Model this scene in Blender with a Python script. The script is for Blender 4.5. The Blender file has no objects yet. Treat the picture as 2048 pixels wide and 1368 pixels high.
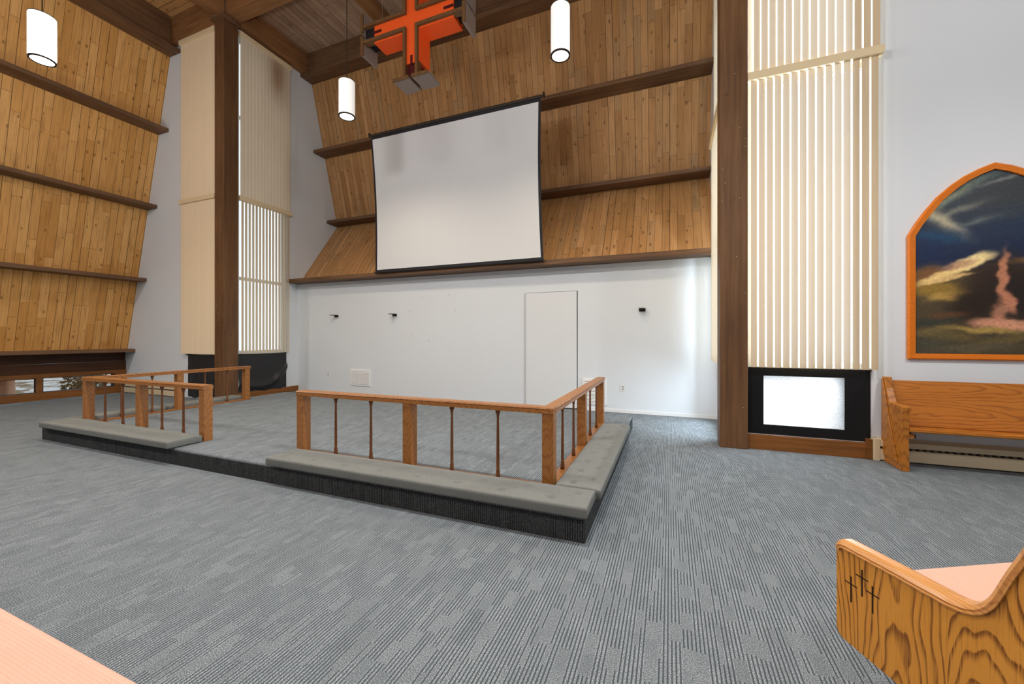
import bpy, math, random
from mathutils import Vector, noise
random.seed(7)
R = math.radians
sc = bpy.context.scene
col = sc.collection

# ------------------------------------------------------------------ helpers
class MB:
    """collects shapes and links them as one mesh object"""
    def __init__(s): s.v = []; s.f = []
    def add(s, vs, fs):
        o = len(s.v); s.v += [tuple(p) for p in vs]; s.f += [tuple(i + o for i in f) for f in fs]; return s
    def box(s, x0, x1, y0, y1, z0, z1):
        vs = [(x0,y0,z0),(x1,y0,z0),(x1,y1,z0),(x0,y1,z0),(x0,y0,z1),(x1,y0,z1),(x1,y1,z1),(x0,y1,z1)]
        return s.add(vs, [(0,3,2,1),(4,5,6,7),(0,1,5,4),(1,2,6,5),(2,3,7,6),(3,0,4,7)])
    def prism(s, pts, plane, a, b):
        """polygon pts (counter clockwise) in plane 'xy','xz','yz', extruded from a to b"""
        n = len(pts)
        def P(p, t):
            return {'xy': (p[0],p[1],t), 'xz': (p[0],t,p[1]), 'yz': (t,p[0],p[1])}[plane]
        vs = [P(p,a) for p in pts] + [P(p,b) for p in pts]
        fs = [tuple(range(n)), tuple(range(2*n-1, n-1, -1))]
        for i in range(n):
            j = (i+1) % n; fs.append((i, j, n+j, n+i))
        return s.add(vs, fs)
    def lathe(s, prof, cx=0, cy=0, n=20, cap=True):
        """profile [(r,z),...] bottom to top"""
        vs = []; fs = []
        for r, z in prof:
            for k in range(n):
                a = 2*math.pi*k/n; vs.append((cx+r*math.cos(a), cy+r*math.sin(a), z))
        for i in range(len(prof)-1):
            for k in range(n):
                k2 = (k+1) % n; fs.append((i*n+k, i*n+k2, (i+1)*n+k2, (i+1)*n+k))
        if cap:
            fs.append(tuple(range(n-1, -1, -1))); m = (len(prof)-1)*n; fs.append(tuple(range(m, m+n)))
        return s.add(vs, fs)
    def tube(s, p, q, r, n=8):
        p = Vector(p); q = Vector(q); d = (q-p).normalized()
        u = d.orthogonal().normalized(); w = d.cross(u)
        vs = []
        for c in (p, q):
            for k in range(n):
                a = 2*math.pi*k/n; vs.append(c + r*(math.cos(a)*u + math.sin(a)*w))
        fs = [(k, (k+1)%n, n+(k+1)%n, n+k) for k in range(n)] + [tuple(range(n-1,-1,-1)), tuple(range(n, 2*n))]
        return s.add(vs, fs)
    def grid(s, nx, ny, fn):
        vs = [fn(i/nx, j/ny) for j in range(ny+1) for i in range(nx+1)]
        fs = [(j*(nx+1)+i, j*(nx+1)+i+1, (j+1)*(nx+1)+i+1, (j+1)*(nx+1)+i) for j in range(ny) for i in range(nx)]
        return s.add(vs, fs)
    def strip(s, path, half, plane, a, b):
        pass
    def build(s, name, mat, parent=None, bevel=0, smooth=False, off=None, seg=2, fix=True):
        me = bpy.data.meshes.new(name)
        vs = s.v if off is None else [(x-off[0], y-off[1], z-off[2]) for x,y,z in s.v]
        me.from_pydata(vs, [], s.f); me.validate()
        if fix:
            import bmesh
            bm = bmesh.new(); bm.from_mesh(me); bmesh.ops.recalc_face_normals(bm, faces=bm.faces); bm.to_mesh(me); bm.free()
        if mat: me.materials.append(mat)
        if smooth:
            for p in me.polygons: p.use_smooth = True
        o = bpy.data.objects.new(name, me); col.objects.link(o)
        if parent: o.parent = parent
        if bevel:
            m = o.modifiers.new('bevel', 'BEVEL'); m.width = bevel; m.segments = seg; m.limit_method = 'ANGLE'; m.angle_limit = R(40)
        return o

def tag(o, label, cat, group=None, kind=None):
    o['label'] = label; o['category'] = cat
    if group: o['group'] = group
    if kind: o['kind'] = kind
    return o
def thing(name, label, cat, loc=(0,0,0), rz=0, group=None):
    o = bpy.data.objects.new(name, None); col.objects.link(o)
    o.empty_display_size = .1; o.location = loc; o.rotation_euler = (0,0,rz)
    return tag(o, label, cat, group)
def struct(name, mb, mat, **k):
    o = mb.build(name, mat, **k); o['kind'] = 'structure'; return o

# ------------------------------------------------------------------ materials
class NT:
    def __init__(s, name):
        s.m = bpy.data.materials.new(name); s.m.use_nodes = True
        s.t = s.m.node_tree; s.n = s.t.nodes; s.n.clear()
        s.out = s.n.new('ShaderNodeOutputMaterial')
    def node(s, typ, **k):
        o = s.n.new(typ)
        for a, b in k.items(): setattr(o, a, b)
        return o
    def put(s, sock, v):
        if isinstance(v, bpy.types.NodeSocket): s.t.links.new(v, sock)
        else: sock.default_value = v
    def M(s, op, a, b=0.0, c=None):
        n = s.node('ShaderNodeMath', operation=op); s.put(n.inputs[0], a); s.put(n.inputs[1], b)
        if c is not None: s.put(n.inputs[2], c)
        return n.outputs[0]
    def coord(s):
        tc = s.node('ShaderNodeTexCoord'); sp = s.node('ShaderNodeSeparateXYZ')
        s.t.links.new(tc.outputs['Object'], sp.inputs[0]); return sp.outputs
    def vec(s, x, y, z=0.0):
        n = s.node('ShaderNodeCombineXYZ')
        for i, v in enumerate((x,y,z)): s.put(n.inputs[i], v)
        return n.outputs[0]
    def noise(s, v, scale=1, detail=3, rough=.55, dim='3D'):
        n = s.node('ShaderNodeTexNoise', noise_dimensions=dim); s.put(n.inputs['Vector'], v)
        n.inputs['Scale'].default_value = scale; n.inputs['Detail'].default_value = detail; n.inputs['Roughness'].default_value = rough
        return n.outputs['Fac'] if 'Fac' in n.outputs else n.outputs[0]
    def white(s, v):
        n = s.node('ShaderNodeTexWhiteNoise', noise_dimensions='3D'); s.put(n.inputs['Vector'], v); return n.outputs['Value']
    def ramp(s, f, stops, interp='LINEAR'):
        n = s.node('ShaderNodeValToRGB'); s.put(n.inputs[0], f); e = n.color_ramp.elements
        n.color_ramp.interpolation = interp
        while len(e) < len(stops): e.new(.5)
        for k, (p, c) in enumerate(stops):
            e[k].position = p; e[k].color = (*c, 1) if len(c) == 3 else c
        return n.outputs[0]
    def mix(s, f, a, b, blend='MIX'):
        n = s.node('ShaderNodeMix', data_type='RGBA', blend_type=blend)
        s.put(n.inputs[0], f); s.put(n.inputs[6], a if not isinstance(a, tuple) else (*a[:3],1)); s.put(n.inputs[7], b if not isinstance(b, tuple) else (*b[:3],1))
        return n.outputs[2]
    def sm(s, x, lo, hi):
        n = s.node('ShaderNodeMapRange', interpolation_type='SMOOTHSTEP'); s.put(n.inputs[0], x)
        n.inputs[1].default_value = lo; n.inputs[2].default_value = hi; return n.outputs[0]
    def bump(s, h, strength=.3, dist=.01):
        n = s.node('ShaderNodeBump'); n.inputs['Strength'].default_value = strength; n.inputs['Distance'].default_value = dist
        s.put(n.inputs['Height'], h); return n.outputs[0]
    def bsdf(s, c, rough=.6, normal=None, spec=.3, metal=0, emit=None, es=0):
        b = s.node('ShaderNodeBsdfPrincipled'); s.put(b.inputs['Base Color'], (*c,1) if isinstance(c, tuple) else c)
        s.put(b.inputs['Roughness'], rough); b.inputs['Specular IOR Level'].default_value = spec; b.inputs['Metallic'].default_value = metal
        if normal is not None: s.put(b.inputs['Normal'], normal)
        if emit: b.inputs['Emission Color'].default_value = (*emit,1); b.inputs['Emission Strength'].default_value = es
        s.t.links.new(b.outputs[0], s.out.inputs[0]); return s.m

def srgb(r, g, b):
    f = lambda c: (c/255/12.92) if c/255 <= .04045 else ((c/255+.055)/1.055)**2.4
    return (f(r), f(g), f(b))

def plain(name, c, rough=.6, **k):
    t = NT(name); return t.bsdf(c, rough, **k)

def paint(name, c, rough=.7):
    t = NT(name); x, y, z = t.coord(); v = t.vec(x,y,z)
    n1 = t.noise(v, 1.2, 2); n2 = t.noise(v, 180, 2)
    d = tuple(q*.96 for q in c)
    return t.bsdf(t.mix(n1, d, c), rough, t.bump(n2, .08, .002), .2)

def planks(name, u, v, w, L, cols, dark, bl=.35):
    t = NT(name); C = t.coord(); U = C['XYZ'.index(u)]; V = C['XYZ'.index(v)]
    un = t.M('DIVIDE', U, w); i = t.M('FLOOR', un); f = t.M('FRACT', un)
    r1 = t.white(t.vec(i, 3.3, 1.7))
    vn = t.M('ADD', t.M('DIVIDE', V, L), t.M('MULTIPLY', r1, 9.0)); j = t.M('FLOOR', vn); fv = t.M('FRACT', vn)
    r2 = t.white(t.vec(i, j, 5.1)); r3 = t.white(t.vec(i, j, 9.7))
    base = t.ramp(r2, [(k/(len(cols)-1), c) for k, c in enumerate(cols)])
    grain = t.noise(t.vec(t.M('MULTIPLY', U, 46), t.M('ADD', t.M('MULTIPLY', V, 1.6), t.M('MULTIPLY', r3, 30)), i), 1, 4, .6)
    c = t.mix(t.M('MULTIPLY', t.sm(grain, .42, .75), .45), base, dark)
    blot = t.noise(t.vec(t.M('MULTIPLY', U, 5), t.M('MULTIPLY', V, 1.6), r2), 1, 3)
    c = t.mix(t.M('MULTIPLY', t.sm(blot, .5, .78), bl), c, dark)
    # knots
    vo = t.node('ShaderNodeTexVoronoi', voronoi_dimensions='2D'); vo.inputs['Scale'].default_value = 1
    t.put(vo.inputs['Vector'], t.vec(t.M('MULTIPLY', U, 6.5), t.M('MULTIPLY', V, 3.6)))
    wob = t.noise(t.vec(t.M('MULTIPLY', U, 60), t.M('MULTIPLY', V, 60)), 1, 1)
    dd = t.M('ADD', vo.outputs['Distance'], t.M('MULTIPLY', wob, .05))
    sepc = t.node('ShaderNodeSeparateColor'); t.t.links.new(vo.outputs['Color'], sepc.inputs[0])
    on = t.M('GREATER_THAN', sepc.outputs[0], .6)
    size = t.M('SUBTRACT', t.M('MULTIPLY', sepc.outputs[1], .11), .02)
    k = t.M('SUBTRACT', 1.0, t.sm(t.M('SUBTRACT', dd, size), .01, .13))
    c = t.mix(t.M('MULTIPLY', t.M('MULTIPLY', k, on), .6), c, tuple(q*.5 for q in dark))
    # grooves between boards and butt joints
    e = t.M('MINIMUM', f, t.M('SUBTRACT', 1.0, f)); gap = t.M('ADD', .010, t.M('MULTIPLY', t.white(t.vec(t.M('FLOOR', t.M('ADD', un, .5)), 2.0, 8.0)), .035))
    g = t.M('LESS_THAN', e, gap)
    b = t.M('LESS_THAN', fv, .008/L*1.2)
    g2 = t.M('MAXIMUM', t.M('MULTIPLY', g, .75), t.M('MULTIPLY', b, .45))
    c = t.mix(g2, c, tuple(q*.22 for q in dark))
    h = t.M('SUBTRACT', t.M('MULTIPLY', grain, .15), g2)
    return t.bsdf(c, .55, t.bump(h, .35, .006), .25)

def timber(name, ax, c0, c1, rough=.55, sc_=1.0, bump=.2, lo=.3, hi=.75):
    """sawn timber, grain along axis ax"""
    t = NT(name); C = list(t.coord())
    q = [t.M('MULTIPLY', C[k], (1.1 if 'XYZ'[k] == ax else 26)*sc_) for k in range(3)]
    g = t.noise(t.vec(*q), 1, 5, .62)
    q2 = [t.M('MULTIPLY', C[k], .9 if 'XYZ'[k] == ax else 3.0) for k in range(3)]
    l = t.noise(t.vec(*q2), 1, 3)
    f = t.M('ADD', t.M('MULTIPLY', g, .6), t.M('MULTIPLY', l, .4))
    sp = t.noise(t.vec(*C), 9, 2); spk = t.M('MULTIPLY', t.sm(sp, .72, .78), .5)
    c = t.ramp(f, [(lo, c0), (hi, c1)])
    c = t.mix(spk, c, tuple(v*.4 for v in c0))
    return t.bsdf(c, rough, t.bump(g, bump, .004), .3)

def oak(name, ax, c0, c1, cd, rough=.35, board=.30, ring=.02, across=None, slope=.22, fig=.8):
    """varnished plain-sawn oak: rings of a slightly tapering log cut along axis ax"""
    t = NT(name); C = list(t.coord()); k = 'XYZ'.index(ax); oth = [i for i in range(3) if i != k]
    A = C[k]
    W = t.M('ADD', C[oth[0]], C[oth[1]]) if across is None else C['XYZ'.index(across)]
    bn = t.M('ADD', t.M('DIVIDE', W, board), 20.37); bi = t.M('FLOOR', bn); r1 = t.white(t.vec(bi, 1.0, 2.0)); r2 = t.white(t.vec(bi, 4.0, 2.0))
    w_ = t.M('MULTIPLY', t.M('SUBTRACT', t.M('FRACT', bn), t.M('ADD', .35, t.M('MULTIPLY', r2, .3))), board)
    nz = t.noise(t.vec(t.M('MULTIPLY', W, 7), t.M('MULTIPLY', A, 2.2), bi), 1, 2, .5)
    n2 = t.noise(t.vec(t.M('MULTIPLY', W, 40), t.M('MULTIPLY', A, 4), bi), 1, 2, .6)
    d = t.M('ADD', t.M('MULTIPLY', t.M('ADD', A, t.M('MULTIPLY', r1, 1.3)), slope), t.M('MULTIPLY', t.M('SUBTRACT', nz, .5), .07))
    r = t.M('SQRT', t.M('ADD', t.M('MULTIPLY', w_, w_), t.M('MULTIPLY', d, d)))
    r = t.M('ADD', r, t.M('ADD', t.M('MULTIPLY', t.M('SUBTRACT', nz, .5), .03), t.M('MULTIPLY', t.M('SUBTRACT', n2, .5), .006)))
    f = t.M('FRACT', t.M('DIVIDE', r, ring))
    late = t.M('MULTIPLY', t.sm(f, .48, .90), t.M('SUBTRACT', 1.0, t.sm(f, .90, 1.0)))
    q = [t.M('MULTIPLY', C[i], 8 if i == k else 260) for i in range(3)]
    fine = t.noise(t.vec(*q), 1, 3, .6)
    low = t.noise(t.vec(*[t.M('MULTIPLY', C[i], 1.5 if i == k else 7) for i in range(3)]), 1, 2)
    c = t.mix(low, c0, c1)
    c = t.mix(t.M('MULTIPLY', t.M('MULTIPLY', late, fig), t.M('ADD', .35, t.sm(fine, .3, .6))), c, cd)
    c = t.mix(t.M('MULTIPLY', t.sm(fine, .52, .72), .35), c, cd)
    return t.bsdf(c, rough, t.bump(fine, .06, .002), .45)

def carpet(name, base, darkc, lite, axis_u, axis_v, contrast=1.0):
    t = NT(name); C = t.coord(); U = C['XYZ'.index(axis_u)]; V = C['XYZ'.index(axis_v)]
    P3 = t.vec(*C)
    p = .0165                                    # stripe pitch
    un = t.M('DIVIDE', U, p); i = t.M('FLOOR', un); f = t.M('FRACT', un)
    # blocks of stripes a few centimetres wide, stepped along their length
    bi = t.M('FLOOR', t.M('DIVIDE', U, .0495)); r = t.white(t.vec(bi, 1.1, 4.0))
    bj = t.M('FLOOR', t.M('ADD', t.M('DIVIDE', V, .12), t.M('MULTIPLY', r, 11.0)))
    rb = t.white(t.vec(bi, bj, 2.0))
    rs = t.white(t.vec(i, bj, 7.0))
    on = t.M('MULTIPLY', t.M('GREATER_THAN', rb, .16), t.M('GREATER_THAN', rs, .12))
    line = t.M('MULTIPLY', t.M('LESS_THAN', t.M('ABSOLUTE', t.M('SUBTRACT', f, .5)), .20), on)
    sp = t.noise(P3, 230, 2, .8)
    rv = t.white(t.vec(bi, bj, 12.0))
    mot = t.noise(P3, 5, 3)
    c = t.mix(t.sm(sp, .40, .64), tuple(b*.42 for b in base), lite)
    c = t.mix(t.M('MULTIPLY', rv, .30), c, tuple(b*.55 for b in base))
    c = t.mix(t.M('MULTIPLY', t.sm(mot, .45, .75), .12), c, darkc)
    c = t.mix(t.M('MULTIPLY', t.M('SUBTRACT', 1.0, on), .24), c, darkc)
    c = t.mix(t.M('MULTIPLY', line, .80*contrast), c, darkc)
    h = t.M('SUBTRACT', t.M('MULTIPLY', sp, .6), line)
    return t.bsdf(c, .95, t.bump(h, .5, .004), .05)

def tweed(name, a, b, rough=.95, s=340, rib=None):
    t = NT(name); C = t.coord(); P3 = t.vec(*C); n = t.noise(P3, s, 2, .7); l = t.noise(P3, 6, 3)
    f = t.M('ADD', t.M('MULTIPLY', t.sm(n, .3, .7), .75), t.M('MULTIPLY', l, .25))
    h = n
    if rib:
        w = t.M('SINE', t.M('MULTIPLY', C['XYZ'.index(rib[0])], rib[1]))
        w2 = t.M('SINE', t.M('MULTIPLY', C['XYZ'.index(rib[2])], rib[1]*.8))
        f = t.M('ADD', t.M('MULTIPLY', f, .6), t.M('ADD', .2, t.M('MULTIPLY', t.M('ADD', w, w2), .1))); h = w
    return t.bsdf(t.mix(f, a, b), rough, t.bump(h, .3, .002), .05)

def thin(name, c, trans, tc=None, wv=None, rough=.6, stain=None):
    """thin cloth or vane that lets daylight through"""
    t = NT(name); a = t.node('ShaderNodeBsdfDiffuse'); b = t.node('ShaderNodeBsdfTranslucent'); m = t.node('ShaderNodeMixShader')
    a.inputs[0].default_value = (*c,1); b.inputs[0].default_value = (*(tc or c),1)
    m.inputs[0].default_value = trans
    if wv:
        x, y, z = t.coord(); n = t.noise(t.vec(t.M('MULTIPLY', x, wv), t.M('MULTIPLY', y, wv), t.M('MULTIPLY', z, wv*.5)), 1, 3, .7)
        t.put(b.inputs[0], t.mix(t.sm(n, .3, .7), tuple(v*.62 for v in (tc or c)), tc or c))
    if stain:   # an old brown water stain
        gp = t.node('ShaderNodeNewGeometry'); sp = t.node('ShaderNodeSeparateXYZ'); t.t.links.new(gp.outputs['Position'], sp.inputs[0])
        (qx,qy,qz),(wy_,wz_) = stain
        e1 = t.M('POWER', t.M('DIVIDE', t.M('SUBTRACT', sp.outputs[1], qy), wy_), 2.0); e2 = t.M('POWER', t.M('DIVIDE', t.M('SUBTRACT', sp.outputs[2], qz), wz_), 2.0)
        e3 = t.M('LESS_THAN', t.M('ABSOLUTE', t.M('SUBTRACT', sp.outputs[0], qx)), .3)
        k = t.M('MULTIPLY', t.M('EXPONENT', t.M('MULTIPLY', t.M('ADD', e1, e2), -1.0)), e3)
        t.put(a.inputs[0], t.mix(t.M('MULTIPLY', k, .85), c, srgb(134,84,36)))
    t.t.links.new(a.outputs[0], m.inputs[1]); t.t.links.new(b.outputs[0], m.inputs[2]); t.t.links.new(m.outputs[0], t.out.inputs[0])
    return t.m

def glass():
    t = NT('window_glass'); a = t.node('ShaderNodeBsdfTransparent'); b = t.node('ShaderNodeBsdfGlossy'); m = t.node('ShaderNodeMixShader')
    a.inputs[0].default_value = (.93,.95,.95,1); b.inputs['Roughness'].default_value = .02; m.inputs[0].default_value = .06
    t.t.links.new(a.outputs[0], m.inputs[1]); t.t.links.new(b.outputs[0], m.inputs[2]); t.t.links.new(m.outputs[0], t.out.inputs[0]); return t.m

def glow(name, c, s):
    t = NT(name); return t.bsdf((.85,.85,.84), .5, emit=c, es=s)

WHITE = paint('wall_paint', (.735,.772,.815))
TRIMW = paint('white_trim_paint', (.80,.80,.80), .5)
HEAT = paint('cream_heater_enamel', srgb(222,203,170), .45)
warm = [srgb(216,158,88), srgb(224,168,98), srgb(206,148,78), srgb(230,176,108), srgb(218,162,94)]
dk = srgb(140,90,38)
PL_Y = planks('cedar_boards_left', 'Y', 'Z', .13, 1.25, warm, dk)
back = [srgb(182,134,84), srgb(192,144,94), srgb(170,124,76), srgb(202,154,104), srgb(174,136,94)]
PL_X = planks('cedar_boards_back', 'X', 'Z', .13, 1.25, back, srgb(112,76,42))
CE_Y = planks('ceiling_boards_chancel', 'X', 'Y', .15, 2.2, [srgb(176,146,122), srgb(188,158,134), srgb(162,134,112)], srgb(110,84,66))
CE_X = planks('ceiling_boards_transept', 'Y', 'X', .15, 2.2, [srgb(206,152,96), srgb(216,164,108), srgb(192,140,86)], srgb(120,80,46))
bc0, bc1 = srgb(74,52,36), srgb(138,102,72)
BEAM = {a: timber('dark_stained_beam_'+a.lower(), a, bc0, bc1) for a in 'XYZ'}
ROOF = {a: timber('roof_beam_timber_'+a.lower(), a, srgb(104,70,42), srgb(172,122,78)) for a in 'XY'}
COLM = timber('stained_column', 'Z', srgb(78,52,32), srgb(128,92,60), sc_=.8)
FASC = timber('dark_fascia', 'Y', srgb(46,24,10), srgb(92,54,26))
SILL = {a: timber('reddish_sill_'+a.lower(), a, srgb(96,58,24), srgb(156,100,48), .45) for a in 'XY'}
OKR = {a: oak('oak_rail_'+a.lower(), a, srgb(150,96,44), srgb(172,114,60), srgb(96,54,22), .38, .12, .016, fig=.4) for a in 'XYZ'}
OKD = {'Z': oak('oak_baluster', 'Z', srgb(108,64,32), srgb(132,82,44), srgb(72,38,16), .4, .12, .012, fig=.4)}
PEW_X = oak('pew_oak_long', 'X', srgb(176,104,30), srgb(196,122,44), srgb(118,60,10), .3, .26, .026, 'Z', .07, .5)
PEW_Z = oak('pew_oak_end', 'Z', srgb(168,102,32), srgb(186,118,44), srgb(116,62,14), .32, .25, .022, fig=.6)
PEW_F = oak('pew_oak_figured', 'Z', srgb(210,140,46), srgb(224,156,62), srgb(126,72,14), .3, .24, .0135, 'Y', .11, .8)
PEW_C = oak('pew_oak_cap', 'Y', srgb(206,142,74), srgb(220,160,94), srgb(160,98,44), .28, .1, .01, fig=.5)
CAR = carpet('striped_carpet', srgb(134,143,149), srgb(52,60,66), srgb(192,200,206), 'X', 'Y')
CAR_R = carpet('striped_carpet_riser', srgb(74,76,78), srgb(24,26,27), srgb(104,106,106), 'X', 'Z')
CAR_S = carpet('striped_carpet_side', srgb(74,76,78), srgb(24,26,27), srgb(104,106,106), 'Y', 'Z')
CUSH = tweed('grey_tweed', srgb(96,97,94), srgb(146,148,144))
PINK = tweed('pink_upholstery', srgb(208,160,140), srgb(238,200,180), s=420, rib=('X', 900, 'Y'))
SLATC = thin('closed_cream_vane', srgb(238,216,184), .006, srgb(238,224,200))
SLAT = thin('cream_vane', srgb(208,183,148), .035, srgb(238,232,222))
SLATG = thin('greyed_vane', srgb(222,208,186), .06, srgb(238,222,196), stain=((-8.68,6.72,7.55),(.22,.55)))
RAILM = plain('cream_headrail', srgb(228,208,170), .5)
BLK = plain('black_cloth', (.018,.018,.02), .42, spec=.4)
def weave():
    # thin black cloth, daylight passes between its threads
    t = NT('backlit_black_cloth'); x, y, z = t.coord()
    n = t.noise(t.vec(t.M('MULTIPLY', x, 130), 0.0, t.M('MULTIPLY', z, 70)), 1, 3, .7); l = t.noise(t.vec(x, y, z), 9, 2)
    a = t.node('ShaderNodeBsdfDiffuse'); b = t.node('ShaderNodeBsdfTransparent'); m = t.node('ShaderNodeMixShader')
    a.inputs[0].default_value = (.022,.022,.024,1)
    t.put(m.inputs[0], t.M('ADD', .40, t.M('ADD', t.M('MULTIPLY', t.sm(n, .3, .7), .45), t.M('MULTIPLY', l, .14))))
    t.t.links.new(a.outputs[0], m.inputs[1]); t.t.links.new(b.outputs[0], m.inputs[2]); t.t.links.new(m.outputs[0], t.out.inputs[0]); return t.m
BLKT = weave()
BLKB = plain('added_black_backing', (.01,.01,.011), .8)
GLASS = glass()
DARKM = plain('dark_metal', srgb(58,52,46), .4, metal=.6)
BLKC = plain('black_cord', (.01,.01,.01), .6)
SCRW = NT('screen_cloth').bsdf((.70,.715,.735), .8, spec=.1)
SCRB = plain('screen_border', (.018,.018,.022), .7)
RED = plain('orange_red_paint', srgb(236,88,30), .55)
REDD = plain('maroon_paint', srgb(70,8,8), .6)
CRB = timber('bronzed_edge', 'Z', srgb(84,58,34), srgb(120,86,54), .35)
CRG = plain('taupe_paint', srgb(134,120,112), .45)
STEEL = plain('thin_steel_wire', (.5,.5,.5), .3, metal=1)
PLAST = plain('white_plastic', (.75,.75,.75), .35)
VENT = plain('vent_enamel', (.86,.86,.86), .4)
VENTD = plain('vent_shadow', (.25,.25,.25), .7)
GAP = plain('dark_gap', (.02,.02,.02), .9)

# ------------------------------------------------------------------ camera
F, YAW, CY, H = 794.1, 0.378307, 674.4, 1.35
cam = bpy.data.cameras.new('camera'); co = bpy.data.objects.new('camera', cam); col.objects.link(co)
cam.sensor_fit = 'HORIZONTAL'; cam.sensor_width = 36; cam.lens = F/2048*36
cam.shift_y = -(684-CY)/2048
co.location = (0,0,H); co.rotation_euler = (R(90), 0, YAW); cam.clip_start = .02; cam.clip_end = 300
sc.camera = co

# ------------------------------------------------------------------ room constants
YW = 5.60          # transept walls that face the nave
YB = 7.33          # white chancel back wall
XL, XR = -8.75, .72  # chancel side walls
ZC = 8.60          # ceiling
YN = -4.0          # how far the room is built towards the nave
wl = lambda z: -12.43 + .2545*(z-1.05)     # leaning plank wall, left
wb = lambda z: 8.61 - .245*(z-4.50)        # leaning plank wall, back

# floor
struct('floor', MB().box(-13.2, 8, YN, 9, -.12, 0), CAR)

# left wall: strip of windows at the floor, fascia, leaning boards
xf = -12.50
struct('trim_1', MB().box(xf-.12, xf, YN, YW, 0, .16), SILL['Y'])
struct('trim_2', MB().box(xf-.12, xf+.02, YN, YW, .475, .56), SILL['Y'])
struct('trim_3', MB().box(xf-.12, xf+.0, YN, YW, .56, .77).box(xf-.12, xf-.03, YN, YW, .775, 1.0), FASC)
pitch = 1.247; k = 0; ye = 5.354; muls = MB().box(xf-.12, xf+.01, 5.40, YW, .16, .475)
fr_n = 1
while ye > YN+1:
    y0 = ye-1.161
    w = struct('window_%d' % fr_n, MB().box(xf-.10, xf-.05, y0, y0+.03, .16, .475).box(xf-.10, xf-.05, ye-.0, ye+.03, .16, .475)
        .box(xf-.10, xf-.05, y0, ye, .16, .175).box(xf-.10, xf-.05, y0, ye, .46, .475), plain('window_frame_metal', srgb(60,66,70), .4, metal=.5))
    MB().box(xf-.082, xf-.076, y0+.03, ye, .175, .46).build('pane', GLASS, w)
    muls.box(xf-.12, xf+.01, y0-.086, y0, .16, .475)
    ye -= pitch; fr_n += 1
struct('trim_4', muls, SILL['Y'])
struct('wall_left', MB().prism([(wl(1.0), 1.0), (wl(1.0)-.12, 1.0), (wl(ZC)-.12, ZC), (wl(ZC), ZC)], 'xz', YN, YW), PL_Y)

# white wall to the left of the chancel, with a tall window behind the blinds
wx0, wx1 = -10.08, -8.98
struct('wall_transept_left', MB().box(-12.9, wx0, YW, YW+.16, 0, ZC).box(wx1, XL, YW, YW+.16, 0, ZC)
       .box(wx0, wx1, YW, YW+.16, 0, 1.0).box(wx0, wx1, YW, YW+.16, 7.9, ZC), WHITE)
# chancel side wall, left
wy0, wy1 = 5.86, 7.0
struct('wall_chancel_left', MB().box(XL-.16, XL, YW+.16, wy0, 0, ZC).box(XL-.16, XL, wy1, 8.9, 0, ZC)
       .box(XL-.16, XL, wy0, wy1, 0, 1.0).box(XL-.16, XL, wy0, wy1, 7.9, ZC), WHITE)
# back wall (white, below the ledge)
dx0, dx1, dz = -2.618, -1.613, 2.21
struct('wall_back', MB().box(XL, dx0-.004, YB, YB+.14, 0, 2.68).box(dx1+.018, XR, YB, YB+.14, 0, 2.68).box(dx0-.004, dx1+.018, YB, YB+.14, dz+.008, 2.68)
       .box(dx0-.05, dx1+.06, YB+.06, YB+.14, 0, dz+.1), WHITE)
door = struct('door_1', MB().box(dx0, dx1, YB-.012, YB+.035, .02, dz), paint('door_paint', (.745,.77,.795)), bevel=.003)
struct('trim_5', MB().box(dx0-.045, dx0-.004, YB-.006, YB+.01, 0, dz+.0), paint('door_strip_grey', (.56,.575,.60)), bevel=.003)  # narrow strip left of the door, greyer than the door itself
struct('trim_6', MB().box(dx1, dx1+.02, YB+.03, YB+.05, 0, dz+.008).box(dx0, dx1, YB+.03, YB+.05, 0, .03), GAP)
struct('baseboard_back', MB().box(dx1+.05, XR, YB-.012, YB, 0, .055).box(XL, dx0-.06, YB-.012, YB, 0, .02), TRIMW)
# upper plank walls at the back: a sloping shelf of boards and the leaning wall above
struct('wall_back_shelf', MB().prism([(7.40, 2.74), (8.62, 4.47), (8.72, 4.40), (7.50, 2.66)], 'yz', XL, XR), PL_X)
struct('wall_back_upper', MB().prism([(wb(4.45), 4.45), (wb(ZC), ZC), (wb(ZC)+.12, ZC), (wb(4.45)+.12, 4.45)], 'yz', XL, XR), PL_X)
# chancel side wall, right
struct('wall_chancel_right', MB().box(XR, XR+.16, YW, wy0, 0, ZC).box(XR, XR+.16, wy1, 8.9, 0, ZC)
       .box(XR, XR+.16, wy0, wy1, 0, .2).box(XR, XR+.16, wy0, wy1, .94, 1.0).box(XR, XR+.16, wy0, wy1, 7.9, ZC), WHITE)
# white wall to the right of the chancel
rx0, rx1 = .95, 2.10
struct('wall_right', MB().box(XR+.16, rx0, YW, YW+.16, 0, ZC).box(rx1, 8, YW, YW+.16, 0, ZC).box(rx0, rx1, YW, YW+.16, 7.9, ZC)
       .box(rx0, rx1, YW, YW+.16, .885, 1.0).box(rx0, rx1, YW, YW+.16, 0, .295).box(rx0, 1.056, YW, YW+.16, .295, .885).box(1.849, rx1, YW, YW+.16, .295, .885), WHITE)
# ceiling
struct('ceiling', MB().box(XL-.16, 8, YN, 8.9, ZC, ZC+.1), CE_Y)
struct('ceiling_transept', MB().box(-13, XL-.16, YN, YW+.2, ZC, ZC+.1), CE_X)

struct('added_cloth_backing', MB().box(.888, 2.082, YW-.003, YW, .885, .985).box(.888, 2.082, YW-.003, YW, .18, .295).box(.888, 1.056, YW-.003, YW, .295, .885).box(1.849, 2.082, YW-.003, YW, .295, .885), BLKB)  # black backing added to keep the thin cloth dark around the pane
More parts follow.
